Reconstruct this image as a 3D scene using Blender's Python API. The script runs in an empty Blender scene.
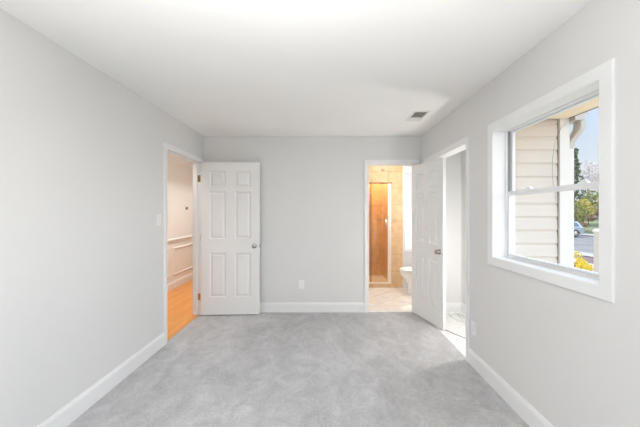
import bpy, bmesh, math, random
from mathutils import Vector, Matrix

C = bpy.context.scene.collection
SC = bpy.context.scene
R = math.radians
random.seed(7)

# ------------------------------------------------------------------ camera
CAMZ = 1.382
cam_d = bpy.data.cameras.new('camera')
cam_d.sensor_width = 36.0
cam_d.lens = 284.0 * 36.0 / 640.0
cam_d.shift_x = -5.0 / 640.0
cam_d.shift_y = -1.0 / 640.0
cam_d.clip_start = 0.02
cam_d.clip_end = 500
cam = bpy.data.objects.new('camera', cam_d)
C.objects.link(cam)
cam.location = (0, 0, CAMZ)
cam.rotation_euler = (R(90), 0, 0)
SC.camera = cam

# ------------------------------------------------------------------ world, sun, large lights, exposure
SC.view_settings.view_transform = 'Standard'
SC.view_settings.look = 'None'
SC.view_settings.exposure = 0.31
SC.view_settings.gamma = 1.0
SC.view_settings.use_curve_mapping = False
try:
    SC.cycles.max_bounces = 14
    SC.cycles.diffuse_bounces = 9
    SC.cycles.transparent_max_bounces = 16
    SC.cycles.sample_clamp_indirect = 6.0
except Exception:
    pass

SKY_FILL = 4.6
world = bpy.data.worlds.new('sky')
SC.world = world
world.use_nodes = True
nt = world.node_tree
nt.nodes.clear()
w_out = nt.nodes.new('ShaderNodeOutputWorld')
w_bg = nt.nodes.new('ShaderNodeBackground')
w_tc = nt.nodes.new('ShaderNodeTexCoord')
w_sep = nt.nodes.new('ShaderNodeSeparateXYZ')
w_rmp = nt.nodes.new('ShaderNodeValToRGB')
nt.links.new(w_tc.outputs['Generated'], w_sep.inputs[0])
nt.links.new(w_sep.outputs['Z'], w_rmp.inputs[0])
nt.links.new(w_rmp.outputs[0], w_bg.inputs[0])
nt.links.new(w_bg.outputs[0], w_out.inputs[0])
cr = w_rmp.color_ramp
cr.elements[0].position = 0.0
cr.elements[0].color = (0.95, 0.97, 1.0, 1)
cr.elements[1].position = 1.0
cr.elements[1].color = (0.55, 0.70, 1.0, 1)
e = cr.elements.new(0.12); e.color = (0.82, 0.90, 1.0, 1)
e = cr.elements.new(0.30); e.color = (0.60, 0.76, 1.0, 1)
w_bg.inputs[1].default_value = 0.95
# unseen bright patch added to the sky as fill for window and siding
w_dot = nt.nodes.new('ShaderNodeVectorMath'); w_dot.operation = 'DOT_PRODUCT'
w_dot.inputs[1].default_value = Vector((0.90, -0.28, 0.34)).normalized()
w_map = nt.nodes.new('ShaderNodeMapRange'); w_map.interpolation_type = 'SMOOTHSTEP'
w_map.inputs['From Min'].default_value = 0.45; w_map.inputs['From Max'].default_value = 0.95
w_map.inputs['To Min'].default_value = 0.79; w_map.inputs['To Max'].default_value = SKY_FILL
nt.links.new(w_tc.outputs['Generated'], w_dot.inputs[0])
nt.links.new(w_dot.outputs['Value'], w_map.inputs['Value'])
nt.links.new(w_map.outputs[0], w_bg.inputs[1])


def light(name, kind, loc, power, color=(1, 1, 1), size=0.3, size_y=None, rot=(0, 0, 0), spread=None):
    d = bpy.data.lights.new(name, kind)
    d.energy = power
    d.color = color
    if kind == 'AREA':
        d.size = size
        if size_y:
            d.shape = 'RECTANGLE'; d.size_y = size_y
        if spread:
            d.spread = spread
    elif kind == 'POINT':
        d.shadow_soft_size = size
    elif kind == 'SUN':
        d.angle = R(0.6)
    o = bpy.data.objects.new(name, d)
    C.objects.link(o)
    o.location = loc
    o.rotation_euler = rot
    return o


# sun from behind the house (travels towards -X, -Y, down)
sun = light('sun', 'SUN', (0, 0, 20), 3.7, (1.0, 0.94, 0.84))
sun.rotation_euler = Vector((-0.25, -0.75, -0.8)).to_track_quat('-Z', 'Y').to_euler()
# added fill light standing at an unseen window behind the camera
light('rear_fill', 'AREA', (-0.2, -1.58, 1.45), 8, (0.97, 0.985, 1.0), 2.0, 1.4, (R(90), 0, 0))
# added downward fill under the ceiling, out of view, without a fixture
light('bedroom_down_fill', 'AREA', (-0.5, 0.5, 2.40), 12, (1.0, 0.985, 0.96), 0.5, 0.5)
# added unseen upward fill, bounced off the ceiling to brighten the room
light('bedroom_up_fill', 'AREA', (-0.15, 0.1, 0.9), 26, (1.0, 0.99, 0.975), 0.4, 0.4, (R(180), 0, 0), R(120))
# bathroom, hall and closet lamps, plus added fills for bathroom and shower
light('bathroom_lamp', 'AREA', (1.15, 4.62, 2.40), 7, (1.0, 0.985, 0.97), 0.35, 0.35)
light('bath_mid_fill', 'POINT', (1.72, 4.28, 1.45), 6, (1.0, 0.97, 0.94), 0.08)  # hidden fill added to lift the lower bathroom tile
light('hall_lamp', 'AREA', (-2.05, 4.7, 2.40), 18, (1.0, 0.95, 0.90), 0.2, 3.4, (0, 0, 0), R(120))
light('shower_fill', 'AREA', (0.9, 5.6, 2.38), 10, (1.0, 0.92, 0.80), 0.2, 0.2)  # unseen fill added to brighten the shower behind tinted glass
light('closet_lamp', 'POINT', (1.74, 2.82, 0.95), 15, (1.0, 0.985, 0.965), 0.06)


# ------------------------------------------------------------------ materials
def new_mat(name):
    m = bpy.data.materials.new(name)
    m.use_nodes = True
    return m, m.node_tree, m.node_tree.nodes['Principled BSDF']


def lin(r, g, b):
    f = lambda c: ((c / 255.0) / 12.92) if c / 255.0 <= 0.04045 else (((c / 255.0) + 0.055) / 1.055) ** 2.4
    return (f(r), f(g), f(b), 1)


def mat(name, col, rough=0.5, metal=0.0, var=0.04, scale=6.0, bump=0.0, bscale=200.0, spec=0.5):
    m, t, p = new_mat(name)
    p.inputs['Roughness'].default_value = rough
    p.inputs['Metallic'].default_value = metal
    p.inputs['Specular IOR Level'].default_value = spec
    tc = t.nodes.new('ShaderNodeTexCoord')
    n = t.nodes.new('ShaderNodeTexNoise')
    n.inputs['Scale'].default_value = scale
    n.inputs['Detail'].default_value = 4
    t.links.new(tc.outputs['Object'], n.inputs['Vector'])
    r = t.nodes.new('ShaderNodeValToRGB')
    a = tuple(max(0, c * (1 - var)) for c in col[:3]) + (1,)
    b = tuple(min(1, c * (1 + var)) for c in col[:3]) + (1,)
    r.color_ramp.elements[0].position = 0.3
    r.color_ramp.elements[1].position = 0.7
    r.color_ramp.elements[0].color = a
    r.color_ramp.elements[1].color = b
    t.links.new(n.outputs['Fac'], r.inputs[0])
    t.links.new(r.outputs[0], p.inputs['Base Color'])
    if bump > 0:
        n2 = t.nodes.new('ShaderNodeTexNoise')
        n2.inputs['Scale'].default_value = bscale
        t.links.new(tc.outputs['Object'], n2.inputs['Vector'])
        bp = t.nodes.new('ShaderNodeBump')
        bp.inputs['Strength'].default_value = bump
        bp.inputs['Distance'].default_value = 0.002
        t.links.new(n2.outputs['Fac'], bp.inputs['Height'])
        t.links.new(bp.outputs[0], p.inputs['Normal'])
    return m


M = {}
M['wall'] = mat('wall_paint', (0.738, 0.735, 0.725, 1), 0.85, var=0.01, scale=1.5, bump=0.08, bscale=350, spec=0.2)
M['ceiling'] = mat('ceiling_paint', (0.89, 0.89, 0.875, 1), 0.9, var=0.01, scale=1.2, spec=0.2)
M['trim'] = mat('trim_paint', (0.84, 0.845, 0.845, 1), 0.4, var=0.01, spec=0.4)
M['door'] = mat('door_paint', (0.83, 0.83, 0.82, 1), 0.42, var=0.01, spec=0.4)
M['vinyl'] = mat('vinyl_frame', (0.80, 0.81, 0.82, 1), 0.35, var=0.01, spec=0.4)
M['trackshade'] = mat('channel_shade', (0.24, 0.25, 0.24, 1), 0.6)  # dark tone holds the shade of the recessed sash channel
M['hallwall'] = mat('hall_paint', (0.83, 0.81, 0.775, 1), 0.8, var=0.01, spec=0.2)
M['nickel'] = mat('satin_nickel', (0.46, 0.43, 0.40, 1), 0.25, 1.0, var=0.03)
M['chrome'] = mat('chrome', (0.78, 0.78, 0.78, 1), 0.12, 1.0, var=0.01)
M['brass'] = mat('brass', (0.62, 0.42, 0.18, 1), 0.35, 1.0, var=0.05)
M['plastic'] = mat('white_plastic', (0.86, 0.86, 0.84, 1), 0.35, var=0.01)
M['slot'] = mat('dark_slot', (0.05, 0.05, 0.05, 1), 0.6)
M['duct'] = mat('vent_duct', (0.10, 0.095, 0.08, 1), 0.7)
M['ventpaint'] = mat('vent_enamel', (0.74, 0.73, 0.68, 1), 0.5, var=0.01)
M['porcelain'] = mat('porcelain', (0.90, 0.89, 0.87, 1), 0.12, var=0.01)
M['marble'] = mat('marble_sill', (0.92, 0.91, 0.89, 1), 0.25, var=0.04, scale=12)
M['alu'] = mat('shower_frame_metal', (0.90, 0.84, 0.78, 1), 0.3, 0.35, var=0.02)
M['bronze'] = mat('bronze_metal', (0.30, 0.20, 0.13, 1), 0.4, 0.4, var=0.03)
M['bathwall'] = mat('bath_paint', (0.76, 0.77, 0.78, 1), 0.7, var=0.01, spec=0.2)
M['blind'] = mat('blind_slat', (0.90, 0.91, 0.92, 1), 0.5, var=0.01)
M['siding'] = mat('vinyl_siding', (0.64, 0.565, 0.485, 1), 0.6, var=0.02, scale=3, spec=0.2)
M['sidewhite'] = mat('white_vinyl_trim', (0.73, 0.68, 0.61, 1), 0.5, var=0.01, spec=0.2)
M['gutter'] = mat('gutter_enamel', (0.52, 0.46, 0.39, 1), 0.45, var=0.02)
M['soffit'] = mat('soffit_panel', (0.88, 0.74, 0.54, 1), 0.7, var=0.02)
M['fascia'] = mat('brown_fascia', (0.16, 0.11, 0.08, 1), 0.7)
M['gap'] = mat('seam_shade', (0.20, 0.17, 0.15, 1), 0.9)  # shade of the siding gap put into the colour
M['shingle'] = mat('roof_shingle', (0.15, 0.14, 0.13, 1), 0.9, var=0.3, scale=30)
M['wire'] = mat('dark_wire', (0.26, 0.23, 0.21, 1), 0.6)
M['cable'] = mat('white_cable', (0.86, 0.86, 0.84, 1), 0.4, var=0.01)
M['greycable'] = mat('grey_cable', (0.36, 0.35, 0.33, 1), 0.5, var=0.02)
M['bouncegrass'] = mat('tan_bounce_grass', (0.50, 0.44, 0.34, 1), 0.95, var=0.2, scale=2.5)  # tan tone chosen to bounce warm light onto soffit and siding
M['grass'] = mat('lawn_grass', (0.19, 0.22, 0.10, 1), 0.9, var=0.35, scale=2.5)
M['asphalt'] = mat('road_asphalt', (0.185, 0.18, 0.18, 1), 0.9, var=0.22, scale=0.7)
M['concrete'] = mat('pale_concrete', (0.38, 0.36, 0.335, 1), 0.9, var=0.08, scale=2)
M['mulch'] = mat('brown_mulch', (0.17, 0.11, 0.10, 1), 0.95, var=0.4, scale=10)
M['bark'] = mat('bark', (0.17, 0.12, 0.08, 1), 0.95, var=0.3, scale=12)
M['palebark'] = mat('pale_bark', (0.52, 0.46, 0.42, 1), 0.95, var=0.2, scale=12)
M['conifer'] = mat('conifer_needles', (0.17, 0.20, 0.10, 1), 0.8, var=0.4, scale=3)
M['olive'] = mat('olive_leaves', (0.36, 0.37, 0.13, 1), 0.8, var=0.5, scale=2.0)
M['yellowgreen'] = mat('yellow_green_leaves', (0.64, 0.54, 0.15, 1), 0.8, var=0.4, scale=2.0)
M['russet'] = mat('russet_leaves', (0.42, 0.27, 0.16, 1), 0.85, var=0.4, scale=2.0)
M['blossom'] = mat('pale_blossom', (0.84, 0.78, 0.74, 1), 0.8, var=0.1, scale=2.0)
M['forsythia'] = mat('yellow_flowers', (0.86, 0.66, 0.04, 1), 0.7, var=0.2, scale=8)
M['carpaint'] = mat('silver_blue_paint', (0.41, 0.44, 0.48, 1), 0.25, 0.35, var=0.02)
M['carglass'] = mat('dark_car_glass', (0.10, 0.12, 0.15, 1), 0.08, var=0.01)
M['rubber'] = mat('tyre_rubber', (0.03, 0.03, 0.03, 1), 0.8)
M['redlens'] = mat('red_lens', (0.45, 0.03, 0.03, 1), 0.25)


def carpet():
    m, t, p = new_mat('grey_carpet')
    p.inputs['Roughness'].default_value = 1.0
    p.inputs['Specular IOR Level'].default_value = 0.05
    tc = t.nodes.new('ShaderNodeTexCoord')

    def layer(scale, detail, dist, rot, sc, p0, p1, c0, c1):
        mp = t.nodes.new('ShaderNodeMapping'); mp.inputs['Rotation'].default_value = (0, 0, rot); mp.inputs['Scale'].default_value = sc
        n = t.nodes.new('ShaderNodeTexNoise'); n.inputs['Scale'].default_value = scale; n.inputs['Detail'].default_value = detail
        n.inputs['Distortion'].default_value = dist; n.inputs['Roughness'].default_value = 0.65
        r = t.nodes.new('ShaderNodeValToRGB')
        r.color_ramp.elements[0].position = p0; r.color_ramp.elements[0].color = c0
        r.color_ramp.elements[1].position = p1; r.color_ramp.elements[1].color = c1
        t.links.new(tc.outputs['Object'], mp.inputs['Vector']); t.links.new(mp.outputs[0], n.inputs['Vector']); t.links.new(n.outputs['Fac'], r.inputs[0])
        return r

    def mul(a, b):
        mx = t.nodes.new('ShaderNodeMix'); mx.data_type = 'RGBA'; mx.blend_type = 'MULTIPLY'; mx.inputs['Factor'].default_value = 1.0
        t.links.new(a, mx.inputs[6]); t.links.new(b, mx.inputs[7])
        return mx.outputs[2]
    # brushed pile: broad sweeps, palm sized scuffs and tuft speckle
    broad = layer(1.7, 4, 1.0, 0.5, (1.4, 0.8, 1), 0.30, 0.70, (0.54, 0.54, 0.55, 1), (0.695, 0.695, 0.705, 1))
    scuff = layer(7.0, 6, 1.2, -0.4, (1.0, 0.8, 1), 0.33, 0.67, (0.80, 0.80, 0.805, 1), (1, 1, 1, 1))
    tuft = layer(60, 3, 0.0, 0.0, (1, 1, 1), 0.30, 0.70, (0.78, 0.78, 0.78, 1), (1, 1, 1, 1))
    t.links.new(mul(mul(broad.outputs[0], scuff.outputs[0]), tuft.outputs[0]), p.inputs['Base Color'])
    pile = t.nodes.new('ShaderNodeTexNoise'); pile.inputs['Scale'].default_value = 220
    t.links.new(tc.outputs['Object'], pile.inputs['Vector'])
    b = t.nodes.new('ShaderNodeBump'); b.inputs['Strength'].default_value = 0.6; b.inputs['Distance'].default_value = 0.006
    t.links.new(pile.outputs['Fac'], b.inputs['Height'])
    t.links.new(b.outputs[0], p.inputs['Normal'])
    return m


def wood_floor():
    m, t, p = new_mat('oak_strip_floor')
    p.inputs['Roughness'].default_value = 0.3
    tc = t.nodes.new('ShaderNodeTexCoord')
    mp = t.nodes.new('ShaderNodeMapping'); mp.inputs['Rotation'].default_value = (0, 0, R(90))
    br = t.nodes.new('ShaderNodeTexBrick')
    br.inputs['Scale'].default_value = 1.0
    br.inputs['Brick Width'].default_value = 0.9
    br.inputs['Row Height'].default_value = 0.06
    br.inputs['Mortar Size'].default_value = 0.0015
    br.inputs['Color1'].default_value = (0.84, 0.38, 0.09, 1)
    br.inputs['Color2'].default_value = (0.72, 0.30, 0.06, 1)
    br.inputs['Mortar'].default_value = (0.4, 0.15, 0.03, 1)
    t.links.new(tc.outputs['Object'], mp.inputs['Vector'])
    t.links.new(mp.outputs[0], br.inputs['Vector'])
    n = t.nodes.new('ShaderNodeTexNoise'); n.inputs['Scale'].default_value = 8
    mp2 = t.nodes.new('ShaderNodeMapping'); mp2.inputs['Scale'].default_value = (14, 1, 1)
    t.links.new(tc.outputs['Object'], mp2.inputs['Vector']); t.links.new(mp2.outputs[0], n.inputs['Vector'])
    r = t.nodes.new('ShaderNodeValToRGB')
    r.color_ramp.elements[0].color = (0.75, 0.75, 0.75, 1); r.color_ramp.elements[1].color = (1.1, 1.1, 1.1, 1)
    t.links.new(n.outputs['Fac'], r.inputs[0])
    mx = t.nodes.new('ShaderNodeMix'); mx.data_type = 'RGBA'; mx.blend_type = 'MULTIPLY'; mx.inputs['Factor'].default_value = 1.0
    t.links.new(br.outputs['Color'], mx.inputs[6]); t.links.new(r.outputs[0], mx.inputs[7])
    t.links.new(mx.outputs[2], p.inputs['Base Color'])
    return m


def tiles(name, c1, c2, grout, size, axes, rot=0.0, rough=0.3, off=(0, 0, 0)):
    """square tiles: axes = which two object axes carry the grid"""
    m, t, p = new_mat(name)
    p.inputs['Roughness'].default_value = rough
    tc = t.nodes.new('ShaderNodeTexCoord')
    sp = t.nodes.new('ShaderNodeSeparateXYZ'); cb = t.nodes.new('ShaderNodeCombineXYZ')
    t.links.new(tc.outputs['Object'], sp.inputs[0])
    t.links.new(sp.outputs[axes[0]], cb.inputs[0]); t.links.new(sp.outputs[axes[1]], cb.inputs[1])
    mp = t.nodes.new('ShaderNodeMapping'); mp.inputs['Rotation'].default_value = (0, 0, rot); mp.inputs['Location'].default_value = off
    t.links.new(cb.outputs[0], mp.inputs['Vector'])
    br = t.nodes.new('ShaderNodeTexBrick')
    br.offset = 0.0
    br.inputs['Scale'].default_value = 1.0
    br.inputs['Brick Width'].default_value = size
    br.inputs['Row Height'].default_value = size
    br.inputs['Mortar Size'].default_value = 0.005
    br.inputs['Color1'].default_value = c1
    br.inputs['Color2'].default_value = c2
    br.inputs['Mortar'].default_value = grout
    t.links.new(mp.outputs[0], br.inputs['Vector'])
    n = t.nodes.new('ShaderNodeTexNoise'); n.inputs['Scale'].default_value = 9; n.inputs['Detail'].default_value = 5
    t.links.new(tc.outputs['Object'], n.inputs['Vector'])
    r = t.nodes.new('ShaderNodeValToRGB')
    r.color_ramp.elements[0].position = 0.3; r.color_ramp.elements[0].color = (0.86, 0.84, 0.82, 1)
    r.color_ramp.elements[1].position = 0.7; r.color_ramp.elements[1].color = (1.05, 1.05, 1.05, 1)
    t.links.new(n.outputs['Fac'], r.inputs[0])
    mx = t.nodes.new('ShaderNodeMix'); mx.data_type = 'RGBA'; mx.blend_type = 'MULTIPLY'; mx.inputs['Factor'].default_value = 1.0
    t.links.new(br.outputs['Color'], mx.inputs[6]); t.links.new(r.outputs[0], mx.inputs[7])
    t.links.new(mx.outputs[2], p.inputs['Base Color'])
    return m


def glass(name, tint=(1, 1, 1, 1), refl=0.05):
    m = bpy.data.materials.new(name); m.use_nodes = True
    t = m.node_tree; t.nodes.clear()
    o = t.nodes.new('ShaderNodeOutputMaterial')
    tr = t.nodes.new('ShaderNodeBsdfTransparent'); tr.inputs[0].default_value = tint
    gl = t.nodes.new('ShaderNodeBsdfGlossy'); gl.inputs['Roughness'].default_value = 0.03
    mx = t.nodes.new('ShaderNodeMixShader'); mx.inputs[0].default_value = refl
    t.links.new(tr.outputs[0], mx.inputs[1]); t.links.new(gl.outputs[0], mx.inputs[2]); t.links.new(mx.outputs[0], o.inputs[0])
    return m


M['carpet'] = carpet()
M['wood'] = wood_floor()
M['tilewall'] = tiles('amber_wall_tile', (0.80, 0.55, 0.31, 1), (0.76, 0.51, 0.28, 1), (0.58, 0.38, 0.21, 1), 0.305, (0, 2), off=(0.05, 0.0, 0))
M['tileside'] = tiles('amber_side_tile', (0.80, 0.55, 0.31, 1), (0.76, 0.51, 0.28, 1), (0.58, 0.38, 0.21, 1), 0.305, (1, 2))
M['tilefloor'] = tiles('cream_floor_tile', (0.88, 0.875, 0.85, 1), (0.85, 0.845, 0.82, 1), (0.70, 0.63, 0.56, 1), 0.305, (0, 1), rot=R(45), rough=0.35)
M['glass'] = glass('window_glass', (0.985, 0.99, 0.985, 1), 0.03)
M['bronzeglass'] = glass('bronze_glass', (0.92, 0.87, 0.74, 1), 0.05)


# ------------------------------------------------------------------ mesh helpers
class MB:
    """collects shapes into one mesh"""
    def __init__(self):
        self.bm = bmesh.new()

    def box(self, x0, x1, y0, y1, z0, z1):
        v = [self.bm.verts.new(p) for p in ((x0, y0, z0), (x1, y0, z0), (x1, y1, z0), (x0, y1, z0),
                                            (x0, y0, z1), (x1, y0, z1), (x1, y1, z1), (x0, y1, z1))]
        for f in ((3, 2, 1, 0), (4, 5, 6, 7), (0, 1, 5, 4), (1, 2, 6, 5), (2, 3, 7, 6), (3, 0, 4, 7)):
            self.bm.faces.new([v[i] for i in f])
        return self

    def wall(self, axis, a0, a1, u0, u1, z0, z1, holes):
        """wall of thickness a0..a1 along axis; runs u0..u1; holes = [(u0,u1,z0,z1)] not overlapping in u"""
        def bx(ua, ub, za, zb):
            if ub - ua < 1e-5 or zb - za < 1e-5:
                return
            if axis == 'x':
                self.box(a0, a1, ua, ub, za, zb)
            else:
                self.box(ua, ub, a0, a1, za, zb)
        cur = u0
        for (h0, h1, hz0, hz1) in sorted(holes):
            bx(cur, h0, z0, z1)
            bx(h0, h1, z0, hz0)
            bx(h0, h1, hz1, z1)
            cur = h1
        bx(cur, u1, z0, z1)
        return self

    def tube(self, pts, r, seg=8, caps=True):
        pts = [Vector(p) for p in pts]
        rings = []
        up0 = Vector((0, 0, 1))
        for i, p in enumerate(pts):
            if i == 0:
                d = pts[1] - p
            elif i == len(pts) - 1:
                d = p - pts[i - 1]
            else:
                d = pts[i + 1] - pts[i - 1]
            d.normalize()
            up = up0 if abs(d.dot(up0)) < 0.95 else Vector((1, 0, 0))
            a = d.cross(up).normalized(); b = d.cross(a).normalized()
            rr = r[i] if isinstance(r, (list, tuple)) else r
            rings.append([self.bm.verts.new(p + a * (rr * math.cos(2 * math.pi * k / seg)) + b * (rr * math.sin(2 * math.pi * k / seg))) for k in range(seg)])
        for i in range(len(rings) - 1):
            for k in range(seg):
                self.bm.faces.new((rings[i][k], rings[i][(k + 1) % seg], rings[i + 1][(k + 1) % seg], rings[i + 1][k]))
        if caps:
            self.bm.faces.new(rings[0][::-1]); self.bm.faces.new(rings[-1])
        return self

    def lathe(self, prof, origin, axis, seg=20):
        """prof = [(radius, height)] revolved about axis through origin"""
        ax = Vector(axis).normalized()
        ref = Vector((0, 0, 1)) if abs(ax.z) < 0.9 else Vector((1, 0, 0))
        a = ax.cross(ref).normalized(); b = ax.cross(a).normalized()
        o = Vector(origin)
        rings = []
        for (r, h) in prof:
            rings.append([self.bm.verts.new(o + ax * h + a * (r * math.cos(2 * math.pi * k / seg)) + b * (r * math.sin(2 * math.pi * k / seg))) for k in range(seg)])
        for i in range(len(rings) - 1):
            for k in range(seg):
                self.bm.faces.new((rings[i][k], rings[i][(k + 1) % seg], rings[i + 1][(k + 1) % seg], rings[i + 1][k]))
        self.bm.faces.new(rings[0][::-1]); self.bm.faces.new(rings[-1])
        return self

    def prism(self, poly, axis, a0, a1):
        """poly = 2D outline in the two other axes (in x,y,z order), extruded along axis a0..a1"""
        def P(p, a):
            return {'x': (a, p[0], p[1]), 'y': (p[0], a, p[1]), 'z': (p[0], p[1], a)}[axis]
        v0 = [self.bm.verts.new(P(p, a0)) for p in poly]
        v1 = [self.bm.verts.new(P(p, a1)) for p in poly]
        n = len(poly)
        for i in range(n):
            self.bm.faces.new((v0[i], v0[(i + 1) % n], v1[(i + 1) % n], v1[i]))
        self.bm.faces.new(v0[::-1]); self.bm.faces.new(v1)
        return self

    def casing(self, prof, u0, u1, z0, z1, to3, closed):
        """mitred moulding round an opening; prof=[(outward, height)]; to3(u, z, h) -> point"""
        def path(a):
            if closed:
                return [(u0 - a, z0 - a), (u0 - a, z1 + a), (u1 + a, z1 + a), (u1 + a, z0 - a)]
            return [(u0 - a, z0), (u0 - a, z1 + a), (u1 + a, z1 + a), (u1 + a, z0)]
        rows = [[self.bm.verts.new(to3(u, z, h)) for (u, z) in path(a)] for (a, h) in prof]
        n = len(rows)
        segs = 4 if closed else 3
        for i in range(n):
            A, B = rows[i], rows[(i + 1) % n]
            for k in range(segs):
                self.bm.faces.new((A[k], A[(k + 1) % 4], B[(k + 1) % 4], B[k]))
        if not closed:
            self.bm.faces.new([r[0] for r in rows]); self.bm.faces.new([r[3] for r in rows][::-1])
        return self

    def build(self, name, material, parent=None, smooth=False, bevel=0.0, bseg=2, loc=None, rot=None, subsurf=0):
        bmesh.ops.recalc_face_normals(self.bm, faces=self.bm.faces)
        me = bpy.data.meshes.new(name)
        self.bm.to_mesh(me); self.bm.free()
        me.materials.append(material)
        if smooth:
            for f in me.polygons:
                f.use_smooth = True
            try:
                me.set_sharp_from_angle(angle=R(40))
            except Exception:
                pass
        o = bpy.data.objects.new(name, me)
        C.objects.link(o)
        if loc is not None:
            o.location = loc
        if rot is not None:
            o.rotation_euler = rot
        if parent:
            o.parent = parent
        if bevel:
            b = o.modifiers.new('bevel', 'BEVEL'); b.width = bevel; b.segments = bseg; b.limit_method = 'ANGLE'; b.angle_limit = R(35)
        if subsurf:
            s = o.modifiers.new('sub', 'SUBSURF'); s.levels = subsurf; s.render_levels = subsurf
        return o


def tag(o, label=None, cat=None, group=None, kind=None):
    if label: o['label'] = label
    if cat: o['category'] = cat
    if group: o['group'] = group
    if kind: o['kind'] = kind
    return o


def struct(o, label, cat):
    return tag(o, label, cat, kind='structure')


def empty(name, loc=(0, 0, 0), rz=0.0):
    o = bpy.data.objects.new(name, None)
    o.empty_display_size = 0.1
    C.objects.link(o)
    o.location = loc; o.rotation_euler = (0, 0, rz)
    return o


# ------------------------------------------------------------------ room dimensions
XL, XR, YB, YR, H = -1.681, 1.333, 3.94, -1.6, 2.44
JT = 0.018                                   # jamb lining thickness
D1 = (3.015, 3.83, 2.055)                    # left (hall) doorway: y0, y1, head
D2 = (0.603, 1.243, 2.055)                   # bathroom doorway: x0, x1, head
D3 = (2.676, 3.72, 2.03)                     # closet doorway: y0, y1, head
W1 = (1.37, 2.245, 1.03, 2.025)              # right window: y0, y1, z0, z1
LW = 0.11                                    # partition thickness
LL = 0.095                                   # left wall thickness

# floors
f = MB().box(XL - 0.02, XR + 0.01, YR - 0.1, YB + 0.005, -0.1, 0)
struct(f.build('floor', M['carpet']), 'grey mottled wall-to-wall carpet of the bedroom', 'floor')
struct(MB().box(XR + 0.01, 1.95, 2.60, YB + 0.03, -0.1, 0).build('floor_closet', mat('lit_closet_carpet', (0.80, 0.79, 0.77, 1), 1.0, var=0.08, scale=18, bump=0.5, bscale=220, spec=0.05)), 'carpet inside the closet, strong light put into its pale colour', 'floor')  # paler copy of the carpet, closet light put into its colour
f = MB().box(-2.86, XL - 0.02, 1.2, 8.1, -0.1, 0)
struct(f.build('floor_hall', M['wood']), 'orange hardwood strip floor seen through the left doorway', 'floor')
f = MB().box(0.15, 2.15, YB + 0.09, 5.25, -0.1, 0)
struct(f.build('floor_bathroom', M['tilefloor']), 'cream square tile floor laid diagonally in the bathroom', 'floor')
f = MB().box(D2[0] - 0.01, D2[1] + 0.01, YB + 0.005, YB + 0.112, -0.1, 0.012)
struct(f.build('trim_1', M['marble'], bevel=0.004), 'pale marble threshold strip under the bathroom doorway', 'threshold')
f = MB().box(XL - 0.05, XL - 0.012, D1[0], D1[1], -0.01, 0.006)
struct(f.build('trim_2', M['wood'], bevel=0.003), 'narrow wood transition strip between carpet and hall floor', 'threshold')

# ceilings
struct(MB().box(XL - 0.05, 2.0, YR - 0.1, YB + 0.05, H, H + 0.1).build('ceiling', M['ceiling']), 'flat white bedroom ceiling', 'ceiling')
struct(MB().box(-2.9, XL - 0.05, 1.1, 8.1, H, H + 0.1).build('ceiling_hall', M['ceiling']), 'white ceiling of the hall beyond the left doorway', 'ceiling')
struct(MB().box(0.1, 2.2, YB + 0.05, 6.1, H, H + 0.1).build('ceiling_bathroom', M['ceiling']), 'white ceiling of the bathroom beyond the back wall', 'ceiling')

# walls of the bedroom
w = MB().wall('x', XL - LL, XL, YR - 0.1, 8.1, 0, H, [(D1[0] - JT, D1[1] + JT, 0, D1[2] + JT)])
struct(w.build('wall_left', M['wall']), 'pale grey left wall holding the hall doorway', 'wall')
w = MB().wall('y', YB, YB + LW, XL, 2.05, 0, H, [(D2[0] - JT, D2[1] + JT, 0, D2[2] + JT)])
struct(w.build('wall_back', M['wall']), 'pale grey back wall facing the viewer between the two open doors', 'wall')
w = MB().wall('x', XR, XR + 0.16, YR - 0.1, 2.5, 0, H, [(W1[0] - JT, W1[1] + JT, W1[2] - JT, W1[3] + JT)])
w.box(XR, XR + LW, 2.5, D3[0] - JT, 0, H)
w.box(XR, XR + LW, D3[0] - JT, D3[1] + JT, D3[2] + JT, H)
w.box(XR, XR + LW, D3[1] + JT, YB, 0, H)
struct(w.build('wall_right', M['wall']), 'pale grey right wall holding the window and the closet opening', 'wall')
RW = (-1.22, 0.82, 0.73, 2.17)  # opening for the window added behind the camera
w = MB().wall('y', YR - 0.1, YR, XL, XR, 0, H, [(RW[0], RW[1], RW[2], RW[3])])
struct(w.build('wall_rear', M['wall']), 'pale grey wall behind the viewer with a wide opening added for fill light', 'wall')
wf = MB()
for (a, b, c, d) in ((RW[0], RW[1], RW[2], RW[2] + .05), (RW[0], RW[1], RW[3] - .05, RW[3]), (RW[0], RW[0] + .05, RW[2] + .05, RW[3] - .05),
                     (RW[1] - .05, RW[1], RW[2] + .05, RW[3] - .05), (-.22, -.18, RW[2] + .05, RW[3] - .05)):
    wf.box(a, b, YR - 0.09, YR - 0.03, c, d)
struct(wf.build('fill_window', M['vinyl'], bevel=0.003), 'white window added unseen behind the viewer for the fill light', 'window')

# closet
w = MB().box(XR + LW, 2.1, 2.5, 2.62, -0.95, H)
struct(w.build('wall_closet_near', M['wall']), 'short closet side wall nearest the window', 'wall')
w = MB().box(1.89, 2.1, 2.62, YB, -0.95, H)
struct(w.build('wall_closet', M['wall']), 'white back wall inside the closet', 'wall')

# hall walls
w = MB().box(-2.86, -2.75, 1.2, 8.1, 0, H)
struct(w.build('wall_hall', M['hallwall']), 'cream hall wall with panel mouldings seen through the left doorway', 'wall')
struct(MB().box(-2.75, XL - LL, 8.0, 8.1, 0, H).build('wall_hall_far', M['hallwall']), 'cream end wall at the far end of the hall', 'wall')
struct(MB().box(-2.75, XL - LL, 1.2, 1.3, 0, H).build('wall_hall_near', M['hallwall']), 'cream end wall at the near end of the hall', 'wall')

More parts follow.
